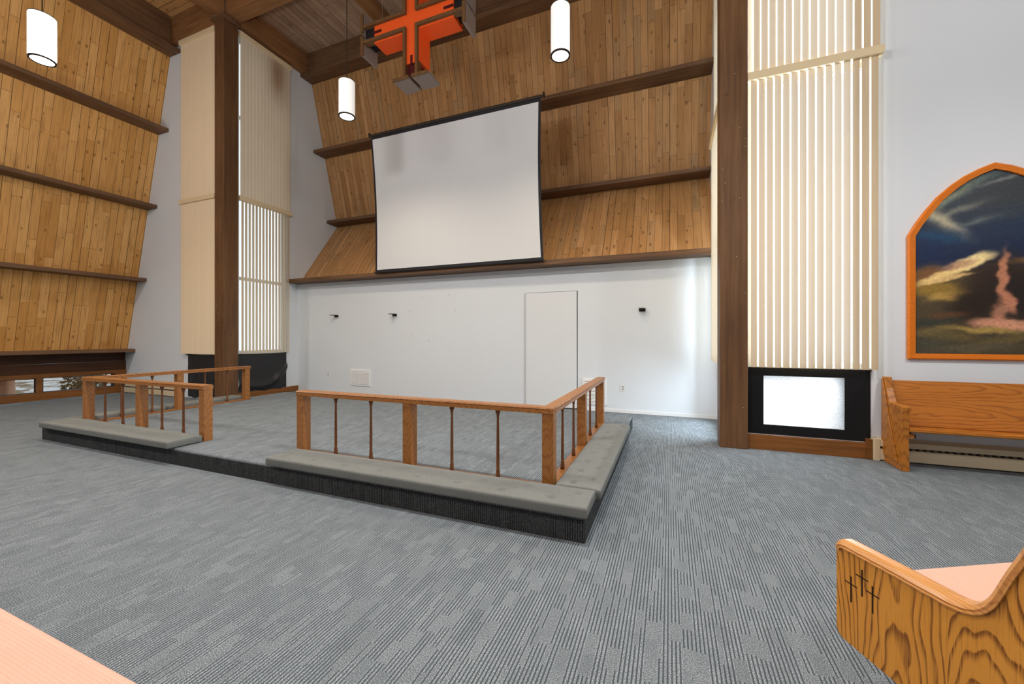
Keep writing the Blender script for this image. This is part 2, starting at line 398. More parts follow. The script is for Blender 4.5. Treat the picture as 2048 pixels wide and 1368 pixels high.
# tall windows behind the blinds
FRM = plain('window_frame_paint', (.62,.62,.6), .5)
def tall_window(n, loc, rz, w, z0, z1, bars):
    o = MB().box(0, .05, .05, .1, z0, z1).box(w-.05, w, .05, .1, z0, z1).box(.05, w-.05, .05, .1, z0, z0+.05).box(.05, w-.05, .05, .1, z1-.05, z1)
    for b in bars: o.box(.05, w-.05, .05, .1, b-.035, b+.035)
    o = struct('window_%d' % n, o, FRM); o.location = loc; o.rotation_euler = (0,0,rz)
    MB().box(.05, w-.05, .07, .076, z0+.05, z1-.05).build('pane', GLASS, o)
tall_window(20, (wx0, YW+.02, 0), 0, wx1-wx0, 1.0, 7.9, (2.65, 4.45, 6.2))
tall_window(21, (XL-.02, wy0, 0), R(90), wy1-wy0, 1.0, 7.9, (2.65, 4.45, 6.2))
tall_window(22, (XR+.02, wy1, 0), R(-90), wy1-wy0, 1.0, 7.9, (2.65, 4.45, 6.2))
tall_window(25, (XR+.02, wy1, 0), R(-90), wy1-wy0, .2, .94, ())
tall_window(23, (rx0, YW+.02, 0), 0, rx1-rx0, 1.0, 7.9, (4.45, 6.2))
fp = NT('frosted_pane'); a_ = fp.node('ShaderNodeBsdfTranslucent'); a_.inputs[0].default_value = (.62,.60,.58,1); fp.t.links.new(a_.outputs[0], fp.out.inputs[0])
struct('window_24', MB().box(1.056, 1.849, YW+.012, YW+.014, .295, .885), fp.m)

# wood skirting under the windows
struct('trim_7', MB().box(XL, XL+.03, 5.78, YB, 0, .135), SILL['Y'], bevel=.004)
struct('trim_8', MB().box(.87, 2.03, YW-.06, YW, 0, .172).box(2.03, 2.08, YW-.065, YW, 0, .22), SILL['X'], bevel=.004)
struct('trim_9', MB().box(XL, XL+.012, 7.02, YB, 2.30, 2.33), TRIMW)

# ------------------------------------------------------------------ beams and columns
def beam(label, x0, x1, y0, y1, z0, z1, ax, name='shelf_beam', cat='beam', group=None):
    o = MB().box(x0, x1, y0, y1, z0, z1).build(name, (ROOF if name == 'roof_beam' else BEAM)[ax], bevel=.008); tag(o, label, cat, group); return o
beam('lowest dark shelf beam on the left plank wall, just above the strip windows', wl(1.03)-.02, -12.09, YN, YW-.004, .99, 1.07, 'Y')
beam('second dark shelf beam from the floor on the left plank wall', wl(2.7)-.02, -11.62, YN, YW-.004, 2.68, 2.76, 'Y')
beam('third dark shelf beam from the floor on the left plank wall', wl(4.4)-.02, -11.20, YN, YW-.004, 4.38, 4.46, 'Y')
beam('dark shelf beam on the left plank wall below the brightest pendant lamp', wl(6.1)-.02, -10.76, YN, YW-.004, 6.09, 6.17, 'Y')
beam('topmost dark beam along the left plank wall, right under the ceiling', wl(7.8)-.02, -10.32, YN, YW-.004, 7.80, 7.88, 'Y')
struct('trim_10', MB().box(-10.64, -10.49, YN, YW-.11, 7.88, ZC), BEAM['Y'])
beam('long brown ledge along the top of the white back wall, below the projection screen', XL+.004, XR-.004, 7.02, 7.56, 2.685, 2.775, 'X', 'wall_ledge', 'ledge')
beam('lower dark shelf beam on the back plank wall, partly hidden by the screen', XL+.004, XR-.004, 8.24, 8.66, 4.47, 4.55, 'X')
beam('upper dark shelf beam on the back plank wall, level with the top of the screen', XL+.004, XR-.004, 7.80, 8.24, 6.21, 6.29, 'X')
beam('topmost dark beam of the back plank wall, behind the red cross', XL+.004, XR-.004, 7.40, 7.82, 7.98, 8.07, 'X')
struct('trim_11', MB().box(XL, XR, 7.50, 7.60, 8.07, ZC), BEAM['X'])
# roof beams that cross on the column heads
beam('deep roof beam crossing over the chancel front, resting on the column heads', XL+.102, 8, 5.50, 5.80, 8.12, ZC-.004, 'X', 'roof_beam')
beam('deep roof beam over the tall left blinds, above the white wall left of the column', -10.488, -8.952, 5.50, YW+.19, 7.98, ZC-.004, 'X', 'roof_beam')
beam('deep roof beam running from the left column head towards the viewer', -8.95, -8.65, YN, 5.498, 8.12, ZC-.004, 'Y', 'roof_beam')
beam('dark roof beam above the chancel left blinds, running back from the column', -8.95, -8.60, 5.802, 7.495, 8.072, ZC-.004, 'Y', 'roof_beam')
beam('ceiling rafter over the chancel, to the left of the red cross', -6.12, -5.86, 5.802, 7.495, 8.38, ZC-.004, 'Y', 'roof_beam')
def column(label, x0, z1):
    t = thing('timber_column', label, 'column', (x0+.15, 5.63, 0))
    MB().box(-.15, .15, -.15, .148, 0, z1).build('shaft', COLM, t, bevel=.006)
    MB().box(-.21, .21, -.21, .148, z1, z1+.1).build('cap', BEAM['X'], t, bevel=.006)
    # nail heads and chips that show pale on the shaft
    nm = MB(); rr = random.Random(int(abs(x0)*100))
    for k in range(12):
        px, pz = rr.uniform(-.13, .13), rr.uniform(.4, 5.5); nm.box(px-.004, px+.004, -.153, -.149, pz-.004, pz+.004)
    nm.build('nail_head', plain('pale_nail', srgb(190,165,130), .5), t)
column('dark timber column at the left front corner of the chancel, between cream blinds', -8.95, 8.02)
column('dark timber column at the right, beside the wide cream blinds and the framed painting', .573, 8.02)

# ------------------------------------------------------------------ vertical blinds
def blind(label, loc, rz, L, z0, z1, pitch, width, ang, mat, valance=.0, curve=.005):
    t = thing('vertical_blind', label, 'blind', (loc[0], loc[1], z0), rz)
    h = z1-z0
    MB().box(-.03, L+.03, -.055, .035, h-.095, h).build('headrail', RAILM, t, bevel=.006)
    n = int(round(L/pitch)); me = None
    for k in range(n):
        if me is None:
            s = MB(); q = []
            for a in range(5):
                u = -width/2+width*a/4; q.append((u, -curve*(1-(2*u/width)**2)))
            vs = [(u, v, zz) for zz in (0, h-.05) for (u, v) in q]
            s.add(vs, [(a, a+1, 6+a, 5+a) for a in range(4)])
            o = s.build('slat', mat, t, smooth=True, fix=False); me = o.data
        else:
            o = bpy.data.objects.new('slat', me); col.objects.link(o); o.parent = t
        rr = random.uniform(-1, 1)
        o.location = (pitch*(k+.5)*L/(n*pitch), -.012, 0); o.rotation_euler = (0, 0, R(ang+rr*2.0))
    return t
blind('closed cream blind left of the left column, upper of the pair', (-10.14, 5.525), 0, 1.15, 4.40, 7.95, .0767, .089, 9, SLATC)
blind('closed cream blind left of the left column, lower of the pair', (-10.14, 5.525), 0, 1.15, .985, 4.40, .0767, .089, 9, SLATC)
blind('brown-stained upper blind on the chancel side of the left column', (-8.69, 5.85), R(90), 1.20, 4.43, 8.00, .08, .091, -8, SLATG)
blind('half-open lower blind with bright gaps right of the left column', (-8.69, 5.85), R(90), 1.20, .985, 4.42, .08, .085, 24, SLATG)
blind('wide upper cream blind right of the right column, above the crosswise headrail', (.93, 5.525), 0, 1.215, 4.535, 7.95, .081, .067, 5, SLAT)
blind('wide lower cream blind with white light gaps, beside the framed painting', (.90, 5.525), 0, 1.23, .99, 4.525, .082, .066, 6, SLAT)
blind('upper blind seen edge-on just left of the right column', (.665, 7.03), R(-90), 1.15, 4.45, 7.95, .0767, .089, 10, SLATG)
blind('lower blind seen edge-on just left of the right column', (.63, 7.03), R(-90), 1.15, .985, 4.44, .0767, .089, 10, SLATG)

# black cloths pinned over the low windows
def cloth(label, loc, rz, L, z0, z1, mat, seed, fold):
    t = thing('black_cloth', label, 'cloth', (loc[0], loc[1], z0), rz)
    rr = random.Random(seed); h = z1-z0
    def fn(u, v):
        x = u*L; z = v*h
        d = fold(u, v) + .006*noise.noise(Vector((u*5, v*4, seed)))
        sag = .018*math.sin(u*math.pi)*(v > .99)
        if v < .01: z += .012*math.sin(u*17+seed)+.01*math.sin(u*7)
        return (x, -.006-max(0,d), z-sag*.6)
    MB().grid(48, 32, fn).build('sheet', mat, t, smooth=True, fix=False)
    for px in (.012, L-.012): MB().box(px-.008, px+.008, -.03, -.006, h-.022, h-.006).build('pin', DARKM, t)
g = lambda a, w: math.exp(-(a/w)**2)
cloth('black cloth over the low window left of the left column', (-10.02, 5.585), 0, 1.06, .02, .98, BLK, 1,
      lambda u, v: .03*g(u-.75-.25*v, .06)+.03*g(u-.2+.1*v, .05)+.02*g(u-.5+.3*v, .05))
cloth('black cloth with a big drooping fold right of the left column', (XL+.02, 5.83), R(90), 1.16, .13, .985, BLK, 2,
      lambda u, v: .05*g(v-.12-1.6*(u-.45)**2*(1 if u > .45 else .4), .09)+.02*g(u-.8, .08))
cloth('black cloth with a bright daylit rectangle, below the wide cream blinds', (.885, 5.596), 0, 1.20, .19, .99, BLKT, 3,
      lambda u, v: .022*g((u-.06)-.14*(1-v), .035)*v+.035*g((1-u)-.02-.25*(1-v), .05)*v+.02*g((1-u)-.14-.1*(1-v), .04)*v)

# ------------------------------------------------------------------ altar platform
px0, px1, py0, py1, pz = -7.72, -.52, 2.59, 6.15, .17
t = thing('altar_platform', 'low carpeted altar platform in front of the white back wall', 'platform', ((px0+px1)/2, (py0+py1)/2, 0))
off = ((px0+px1)/2, (py0+py1)/2, 0)
def rr_prism(mb, x0, x1, y0, y1, z0, z1): mb.box(x0, x1, y0, y1, z0, z1)
o = MB().box(px0+.004, px1-.004, py0+.004, py1, 0, pz).build('carpet_top', CAR, t, off=off, bevel=.02, seg=3)
seams = [px0, -6.17, -4.19, -2.16, px1]
for a, b in zip(seams, seams[1:]):
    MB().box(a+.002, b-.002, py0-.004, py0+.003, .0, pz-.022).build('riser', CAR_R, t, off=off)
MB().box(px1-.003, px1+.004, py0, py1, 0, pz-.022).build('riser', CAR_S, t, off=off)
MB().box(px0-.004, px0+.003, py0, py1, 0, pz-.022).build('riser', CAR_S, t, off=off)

# kneeler cushions with buttons
def cushion(label, x0, x1, y0, y1, z0, h, rows, sp, depth=.03, seed=0):
    t = thing('kneeler_cushion', label, 'cushion', ((x0+x1)/2, (y0+y1)/2, z0), 0, 'tufted kneeler cushions on the altar platform')
    lx, ly = x1-x0, y1-y0; r = .014; rr = random.Random(seed)
    long_x = lx > ly; Ln = max(lx, ly); Wd = min(lx, ly); bt = []
    n = int(Ln/sp)
    for k in range(n):
        s = (k+.5)*Ln/n
        for q, w in enumerate(rows): bt.append((s+(sp*.22 if q else -sp*.22), w*Wd))
    nx = max(8, int(lx/.013)); ny = max(8, int(ly/.013))
    if long_x: nx = min(nx, 230)
    else: ny = min(ny, 180)
    def top(x, y):
        d = min(x, lx-x, y, ly-y)
        e = 0 if d >= r else r-math.sqrt(max(0, r*r-(r-d)**2))
        a, b = (x, y) if long_x else (y, x)
        z = h-e+.006*math.sin(math.pi*b/Wd)
        for (s, w) in bt:
            dd = ((a-s)/.026)**2+((b-w)/.017)**2
            if dd < 6: z -= depth*math.exp(-dd)
        z += .003*noise.noise(Vector((a*3+seed, b*9, 0)))
        return z
    def lin(u, n):   # denser rows at the rounded edge
        return u
    xs = [0, .003, .008, r] + [r+(lx-2*r)*i/nx for i in range(1, nx)] + [lx-r, lx-.008, lx-.003, lx]
    ys = [0, .003, .008, r] + [r+(ly-2*r)*i/ny for i in range(1, ny)] + [ly-r, ly-.008, ly-.003, ly]
    vs = [(x-lx/2, y-ly/2, top(x, y)) for y in ys for x in xs]; W = len(xs); Hh = len(ys)
    fs = [(j*W+i, j*W+i+1, (j+1)*W+i+1, (j+1)*W+i) for j in range(Hh-1) for i in range(W-1)]
    ring = [i for i in range(W)] + [j*W+W-1 for j in range(1, Hh)] + [(Hh-1)*W+i for i in range(W-2, -1, -1)] + [j*W for j in range(Hh-2, 0, -1)]
    b0 = len(vs)
    m = len(ring); prev = ring
    for zz, ins in ((h-r-.006, 0), (.016, 0), (.006, .004), (.004, .012)):
        b1 = len(vs)
        for i in ring: vs.append((vs[i][0]*(1-2*ins/lx), vs[i][1]*(1-2*ins/ly), zz))
        for k in range(m):
            k2 = (k+1) % m; fs.append((prev[k2], prev[k], b1+k, b1+k2))
        prev = list(range(b1, b1+m))
    fs.append(tuple(prev))
    MB().add(vs, fs).build('pad', CUSH, t, smooth=True)
    bm = MB()
    for (s, w) in bt:
        x, y = (s, w) if long_x else (w, s)
        z = top(x, y); bm.lathe([(.009, z-.002), (.008, z+.002), (.003, z+.004)], x-lx/2, y-ly/2, 8)
    bm.build('button', CUSH, t, smooth=True)
    return t
cushion('long grey tufted cushion on the platform front, in front of the right altar rail', -3.44, -.495, 2.545, 2.875, pz+.002, .078, (.28, .68), .36, seed=1)
cushion('grey tufted cushion along the right side of the platform, running to the back wall', -.80, -.46, 2.885, 5.16, pz+.002, .078, (.34, .70), .28, .034, seed=2)
cushion('grey cushion on the platform front, in front of the left altar rail', -7.62, -4.885, 2.525, 2.86, pz+.002, .078, (.28, .68), .36, .012, seed=3)
cushion('grey cushion outside the left altar rail, nearest half beside the corner post', -7.82, -7.50, 2.90, 3.86, pz+.002, .07, (.34, .70), .3, .006, seed=4)
cushion('grey cushion outside the left altar rail, far half towards the column', -7.82, -7.50, 3.92, 5.12, pz+.002, .07, (.34, .70), .3, .006, seed=5)

# altar rails: an L of handrail on square posts with turned balusters
ZT = .805
def handrail_prof(w, z):   # cross section (across, height)
    h = w/2
    return [(-h, z-.048), (h, z-.048), (h, z-.020), (h-.006, z-.017), (h-.006, z-.014), (h, z-.011), (h-.006, z), (-h+.006, z), (-h, z-.011), (-h+.006, z-.014), (-h+.006, z-.017), (-h, z-.020)]
def lrail(label, fx, fy, side_x, side_ys, bal_x, bal_y, postx):
    t = thing('altar_rail', label, 'railing', ((fx[0]+fx[1])/2, fy+.046, pz)); off = ((fx[0]+fx[1])/2, fy+.046, pz)
    P = .093; yc = fy+P/2
    MB().prism(handrail_prof(.105, ZT), 'yz', fx[0], fx[1]).build('handrail', OKR['X'], t, off=(off[0], off[1]-yc, off[2]))
    xc = side_x
    MB().prism(handrail_prof(.105, ZT-.0005), 'xz', fy+.05, side_ys[-1]+P/2+.012).build('handrail', OKR['Y'], t, off=(off[0]-xc, off[1], off[2]))
    for x in postx: MB().box(x-P/2, x+P/2, fy, fy+P, pz, ZT-.048).build('post', OKR['Z'], t, off=off, bevel=.004)
    for y in side_ys: MB().box(xc-P/2, xc+P/2, y-P/2, y+P/2, pz, ZT-.048).build('post', OKR['Z'], t, off=off, bevel=.004)
    zb = pz+.022
    MB().box(fx[0]+.02, fx[1]-.02, fy+.006, fy+P-.006, pz, zb).build('base_rail', OKR['X'], t, off=off, bevel=.003)
    MB().box(xc-P/2+.006, xc+P/2-.006, fy+P, side_ys[-1]-P/2, pz, zb).build('base_rail', OKR['Y'], t, off=off, bevel=.003)
    zt = ZT-.048
    prof = [(.019, zb), (.019, zb+.035), (.014, zb+.045), (.018, zb+.055), (.013, zb+.07), (.0135, zb+.12), (.0125, zb+.3), (.010, zt-.075), (.0105, zt-.06), (.014, zt-.05), (.013, zt-.042), (.021, zt-.022), (.021, zt)]
    for x in bal_x: MB().lathe(prof, x, yc, 14).build('baluster', OKD['Z'], t, off=off, smooth=True)
    for y in bal_y: MB().lathe(prof, xc, y, 14).build('baluster', OKD['Z'], t, off=off, smooth=True)
    return t
lrail('oak altar rail on the right, nearest the viewer, turning back along the right cushion', (-3.54, -.828), 2.95, -.877, (4.25, 5.46), (-3.06,-2.626,-1.75,-1.316), (3.41,3.84,4.71,5.135), (-3.49,-2.185,-.877))
lrail('oak altar rail on the left, with its corner post towards the strip windows', (-7.49, -4.882), 2.88, -7.435, (4.01, 5.11), (-7.02,-6.60,-5.76,-5.34), (3.28,3.65,4.40,4.77), (-7.435,-6.18,-4.93))

# ------------------------------------------------------------------ projection screen
t = thing('projection_screen', 'large white projection screen with black border hanging above the ledge', 'screen', (-4.07, 6.9, 2.76)); off = (-4.07, 6.9, 2.76)
zs0, zs1 = 2.765, 5.67
sy = lambda v: 6.975-.155*v+.02*math.sin(math.pi*v)
def sx(u, v, inset):
    x0 = -5.99+.035*math.sin(math.pi*v)+inset; x1 = -2.15-.035*math.sin(math.pi*v)-inset; return x0+(x1-x0)*u
zf = lambda v: zs0+(zs1-zs0)*v
MB().grid(24, 24, lambda u, v: (sx(u, v, 0), sy(v), zf(v))).build('border', SCRB, t, off=off, smooth=True)
MB().grid(24, 24, lambda u, v: (sx(u, v, .05), sy(.018+.955*v)-.004, zf(.018+.955*v))).build('fabric', SCRW, t, off=off, smooth=True)
MB().tube((-6.03, sy(1), zs1+.01), (-2.13, sy(1), zs1+.01), .028, 12).build('top_bar', plain('screen_bar', srgb(56,46,40), .5), t, off=off)
MB().tube((-6.0, sy(0)-.004, zs0), (-2.14, sy(0)-.004, zs0), .018, 12).build('bottom_bar', SCRB, t, off=off)
for x in (-5.95, -2.22): MB().tube((x, sy(1), zs1+.03), (x, sy(1), ZC), .0025, 6).build('cord', STEEL, t, off=off)
for x in (-6.02, -2.10): MB().box(x-.012, x+.012, sy(1)-.02, sy(1)+.05, zs1+.0, zs1+.07).build('hook', DARKM, t, off=off)

# ------------------------------------------------------------------ hanging cross
CX, CYY, CZ = -4.0, 5.5, 6.64
t = thing('hanging_cross', 'orange-red hanging cross with bronze edging and flared ends, hung over the chancel', 'cross', (CX, CYY, 5.65)); off = (CX, CYY, 5.65)
hb, ht = .19, .155        # half width of the body
zt_ = 7.45
body = [(CX-ht, 5.92), (CX+ht, 5.92), (CX+ht, CZ-hb), (CX+.80, CZ-hb), (CX+.80, CZ+hb), (CX+ht, CZ+hb), (CX+ht, zt_-.2), (CX-ht, zt_-.2), (CX-ht, CZ+hb), (CX-.77, CZ+hb), (CX-.77, CZ-hb), (CX-ht, CZ-hb)]
MB().prism(body, 'xz', CYY+.03, CYY+.34).build('red_cross', RED, t, off=off)
MB().box(CX-.10, CX+.10, CYY+.05, CYY+.30, 5.69, 5.93).build('tenon', REDD, t, off=off)
for sgn in (-1, 1): MB().box(min(CX+sgn*.76, CX+sgn*.97), max(CX+sgn*.76, CX+sgn*.97), CYY+.05, CYY+.30, CZ-.11, CZ+.11).build('tenon', plain('black_tenon', (.008,.008,.01), .6), t, off=off)
MB().box(CX-.02, CX+.02, CYY+.022, CYY+.031, 5.9, 6.05).build('notch', REDD, t, off=off)
for sgn in (-1, 1): MB().box(min(CX+sgn*.62, CX+sgn*.80), max(CX+sgn*.62, CX+sgn*.80), CYY+.022, CYY+.031, CZ-.022, CZ+.022).build('notch', REDD, t, off=off)
w = .05; A = .98
for sx_ in (-1, 1):
    for sz_ in (-1, 1):
        ax_, az_ = .095, .11       # edges of the visible red band
        ze = (CZ-5.70) if sz_ < 0 else (zt_-CZ)
        # L shaped edging in front of the body
        pts = [(ax_, ze), (ax_, az_), (A, az_), (A, az_+w), (ax_+w, az_+w), (ax_+w, ze)]
        pl = [(CX+sx_*a, CZ+sz_*b) for a, b in pts]
        MB().prism(pl, 'xz', CYY-.02, CYY+.10).build('edging', CRB, t, off=off, bevel=.004)
        # flared end plates: one at the arm end, one at the stem end
        xa, xb = sorted((CX+sx_*(A), CX+sx_*(A+.05))); za, zb = sorted((CZ+sz_*.03, CZ+sz_*.36))
        e = MB().box(xa, xb, CYY, CYY+.36, za, zb).build('end_plate', CRG, t, off=off, bevel=.004)
        MB().box(xa-.002, xb+.002, CYY-.022, CYY, za, zb).build('end_plate_edge', CRB, e)
        e.children[0].data.transform(__import__('mathutils').Matrix.Translation((-off[0], -off[1], -off[2])))
        xa, xb = sorted((CX+sx_*.03, CX+sx_*.345)); zc = CZ+sz_*ze; za, zb = sorted((zc, zc+sz_*.05))
        e = MB().box(xa, xb, CYY, CYY+.36, za, zb).build('end_plate', CRG, t, off=off, bevel=.004)
        MB().box(xa, xb, CYY-.022, CYY, za-.002, zb+.002).build('end_plate_edge', CRB, e)
        e.children[0].data.transform(__import__('mathutils').Matrix.Translation((-off[0], -off[1], -off[2])))
for wx, wy in ((CX-.72, .17), (CX+.72, .17), (CX, .1)):
    z0w = zt_ if wx == CX else CZ+hb
    MB().tube((wx, CYY+wy, z0w-.02), (wx, CYY+wy, 8.12 if 5.5 < CYY+wy < 5.8 else ZC), .003, 6).build('suspension_wire', STEEL, t, off=off)

# ------------------------------------------------------------------ pendant lamps
def pendant(label, x, y, zb, es, L=.55):
    t = thing('pendant_lamp', label, 'lamp', (x, y, zb), 0, 'white cylinder pendant lamps')
    r = .122
    MB().lathe([(r, .012), (r, L)], 0, 0, 40, cap=False).build('shade', glow('lamp_shade_glow', (1,.965,.91), es), t, smooth=True)
    MB().lathe([(r+.004, -.004), (r+.004, .012), (r-.0, .014), (r-.0, -.004)], 0, 0, 40, cap=False).build('bottom_ring', DARKM, t, smooth=False)
    MB().lathe([(r-.016, -.004), (r, -.004), (r, .004), (r-.016, .004), (r-.016, -.004)], 0, 0, 40, cap=False).build('ring_lip', DARKM, t)
    MB().lathe([(r-.017, .0), (r-.017, .006)], 0, 0, 40).build('diffuser', glow('lamp_diffuser_glow', (1,.95,.88), 6.0), t)
    MB().lathe([(r+.003, L), (r+.003, L+.012), (.02, L+.016), (.012, L+.05)], 0, 0, 40).build('top_cap', DARKM, t)
    top = (8.12 if False else ZC)
    MB().tube((0, 0, L+.04), (0, 0, top-zb), .006, 8).build('cord', BLKC, t)
    MB().lathe([(.06, top-zb-.03), (.06, top-zb)], 0, 0, 20).build('canopy', DARKM, t)
    l = bpy.data.lights.new('lamp_light', 'SPOT'); l.energy = 240; l.color = (1,.86,.66); l.spot_size = R(165); l.spot_blend = .6; l.shadow_soft_size = .1
    lo = bpy.data.objects.new('lamp_light', l); col.objects.link(lo); lo.parent = t; lo.location = (0,0,-.03)
    return t
pendant('brightest pendant lamp, at the far left in front of the plank wall', -7.40, 2.48, 4.86, 42.0)
pendant('smaller-looking pendant lamp left of the red cross, above the screen corner', -4.78, 4.905, 4.86, .55)
pendant('pendant lamp right of the red cross, above the right edge of the screen', -1.31, 4.98, 4.97, .55, .62)

# ------------------------------------------------------------------ small things on the back wall
def vent(label, x0, x1, z0, z1, split=None):
    t = thing('wall_vent', label, 'vent', ((x0+x1)/2, YB, z0), 0); w, h = x1-x0, z1-z0
    MB().box(-w/2, w/2, -.018, 0, 0, h).build('frame', VENT, t, bevel=.005)
    sec = [(-w/2+.04, -w/2+.04+(w-.11)*.36), (-w/2+.07+(w-.11)*.36, w/2-.04)] if split else [(-w/2+.04, w/2-.04)]
    for a, b in sec:
        MB().box(a, b, -.0195, -.010, .04, h-.05).build('grille_recess', VENTD, t)
        s = MB(); n = 15
        for k in range(n):
            z = .045+(h-.1)*k/n; s.prism([(-.030, z), (-.019, z+.012), (-.019, z+.016), (-.030, z+.004)], 'yz', a, b)
        s.build('louver', VENT, t)
    return t
vent('white wall vent with louvers low on the back wall, left of the altar rail', -7.02, -6.44, .21, .595, True)
vent('white wall vent partly hidden behind the end of the right altar rail', -1.50, -1.06, .11, .59)
def plate(name, label, x, z, w, h, kind):
    t = thing(name, label, 'outlet' if kind else 'switch', (x, YB, z))
    MB().box(-w/2, w/2, -.008, 0, -h/2, h/2).build('cover_plate', PLAST, t, bevel=.003)
    if kind:
        for q in (-.022, .022):
            MB().box(-.017, .017, -.0105, -.006, q-.014, q+.014).build('socket', plain('socket_grey', (.35,.35,.35), .5), t, bevel=.003)
    else: MB().box(-.006, .006, -.018, -.006, -.012, .012).build('toggle', PLAST, t, bevel=.002)
    return t
plate('wall_outlet', 'white wall outlet low on the back wall near its left corner', -7.72, .45, .075, .118, 1)
plate('wall_outlet', 'white wall outlet low on the back wall, right of the altar rail end', -.78, .44, .08, .122, 1)
plate('light_switch', 'white light switch plate high on the back wall near its left corner', -8.43, 1.30, .075, .118, 0)
def bracket(label, x, z, flip):
    t = thing('wall_bracket', label, 'bracket', (x, YB, z))
    MB().box(-.055, .055, -.02, 0, -.028, .028).build('mounting_plate', DARKM, t, bevel=.003)
    MB().box(-.05, .05, -.17, -.018, .008, .024).build('arm', DARKM, t, bevel=.003)
bracket('small dark metal bracket on the back wall, leftmost of the three', -7.46, 1.86, 1)
bracket('small dark metal bracket on the back wall below the screen left corner', -5.75, 1.85, 1)
bracket('small dark metal bracket on the back wall, right of the white door', -.45, 1.83, 1)
# old screw holes
hs = MB()
for px_, pz_ in ((-4.93, 2.53), (-5.02, 2.22), (-4.35, 2.25), (-5.35, 1.93), (-4.2, 1.92), (-4.85, 1.27), (-5.3, 1.42)): hs.box(px_-.012, px_+.012, YB-.0015, YB+.001, pz_-.012, pz_+.012)
struct('trim_12', hs, plain('filler_spots', (.5,.5,.5), .8))

# ------------------------------------------------------------------ baseboard heaters
def heater(label, x0, x1, yb):
    t = thing('baseboard_heater', label, 'heater', (x0, yb, 0)); L = x1-x0
    MB().prism([(0, .0), (-.012, 0), (-.012, .225), (-.02, .225), (-.075, .205), (-.075, .165), (-.085, .160), (-.085, .215), (-.022, .24), (0, .24)], 'yz', 0, L).build('back_plate', HEAT, t)
    MB().prism([(-.075, .015), (-.085, .015), (-.085, .118), (-.062, .132), (-.060, .126), (-.075, .115)], 'yz', 0, L).build('front_panel', HEAT, t)
    s = MB(); n = int(L/.06)
    for k in range(n): s.box(k*.06+.02, k*.06+.023, -.07, -.012, .05, .15)
    s.build('fins', plain('heater_fins', (.10,.10,.10), .6), t)
    MB().box(-.004, .05, -.088, 0, 0, .24).build('end_cap', HEAT, t, bevel=.004)
heater('cream baseboard heater under the white wall left of the left column', -12.47, -10.20, YW-.002)
heater('cream baseboard heater along the right wall behind the oak pew', 2.085, 7.5, YW-.002)

# ------------------------------------------------------------------ framed painting (a plain stormy landscape)
half = [(2.393,2.451),(2.455,2.575),(2.53,2.696),(2.63,2.835),(2.747,2.950),(2.84,3.022),(2.95,3.082),(3.077,3.131)]
xm = 3.077
outer = [(2.393,1.113)] + half + [(2*xm-a, b) for a, b in reversed(half[:-1])] + [(2*xm-2.393, 1.113)]
def inset(poly, d):
    n = len(poly); out = []
    for i in range(n):
        p0, p1, p2 = Vector(poly[i-1]), Vector(poly[i]), Vector(poly[(i+1) % n])
        a = (p1-p0).normalized(); b = (p2-p1).normalized()
        na = Vector((a.y, -a.x)); nb = Vector((b.y, -b.x)); m = (na+nb)
        m = m/(m.length_squared/2) if m.length > 1e-6 else na
        out.append(tuple(p1+m*d))
    return out
inner = inset(outer, .062)
t = thing('framed_painting', 'arched painting of a stormy rocky landscape in an orange wood frame', 'painting', (xm, YW, 1.113)); off = (xm, YW, 1.113)
fm = MB(); n = len(outer)
lip = inset(outer, .012)
for ring_a, ya, ring_b, yb in ((outer, YW-.001, outer, YW-.03), (outer, YW-.03, lip, YW-.04), (lip, YW-.04, inner, YW-.034), (inner, YW-.034, inner, YW-.012)):
    vs = [(a, ya, b) for a, b in ring_a]+[(a, yb, b) for a, b in ring_b]
    fm.add(vs, [(i, (i+1) % n, n+(i+1) % n, n+i) for i in range(n)])
FRAME = oak('orange_frame_wood', 'Z', srgb(216,112,6), srgb(226,124,14), srgb(190,88,4), .4, .1, .01, fig=.3)
fm.build('frame', FRAME, t, off=off)
def atop(x):
    x = x if x <= xm else 2*xm-x
    pts = sorted([p for p in inner if p[0] <= xm+1e-6 and p[1] > 2])
    if x <= pts[0][0]: return pts[0][1]
    for (a, b), (c, d) in zip(pts, pts[1:]):
        if a <= x <= c: return b+(d-b)*(x-a)/(c-a) if c > a else d
    return pts[-1][1]
def mixc(c, d, k): return tuple(a+(b-a)*k for a, b in zip(c, d))
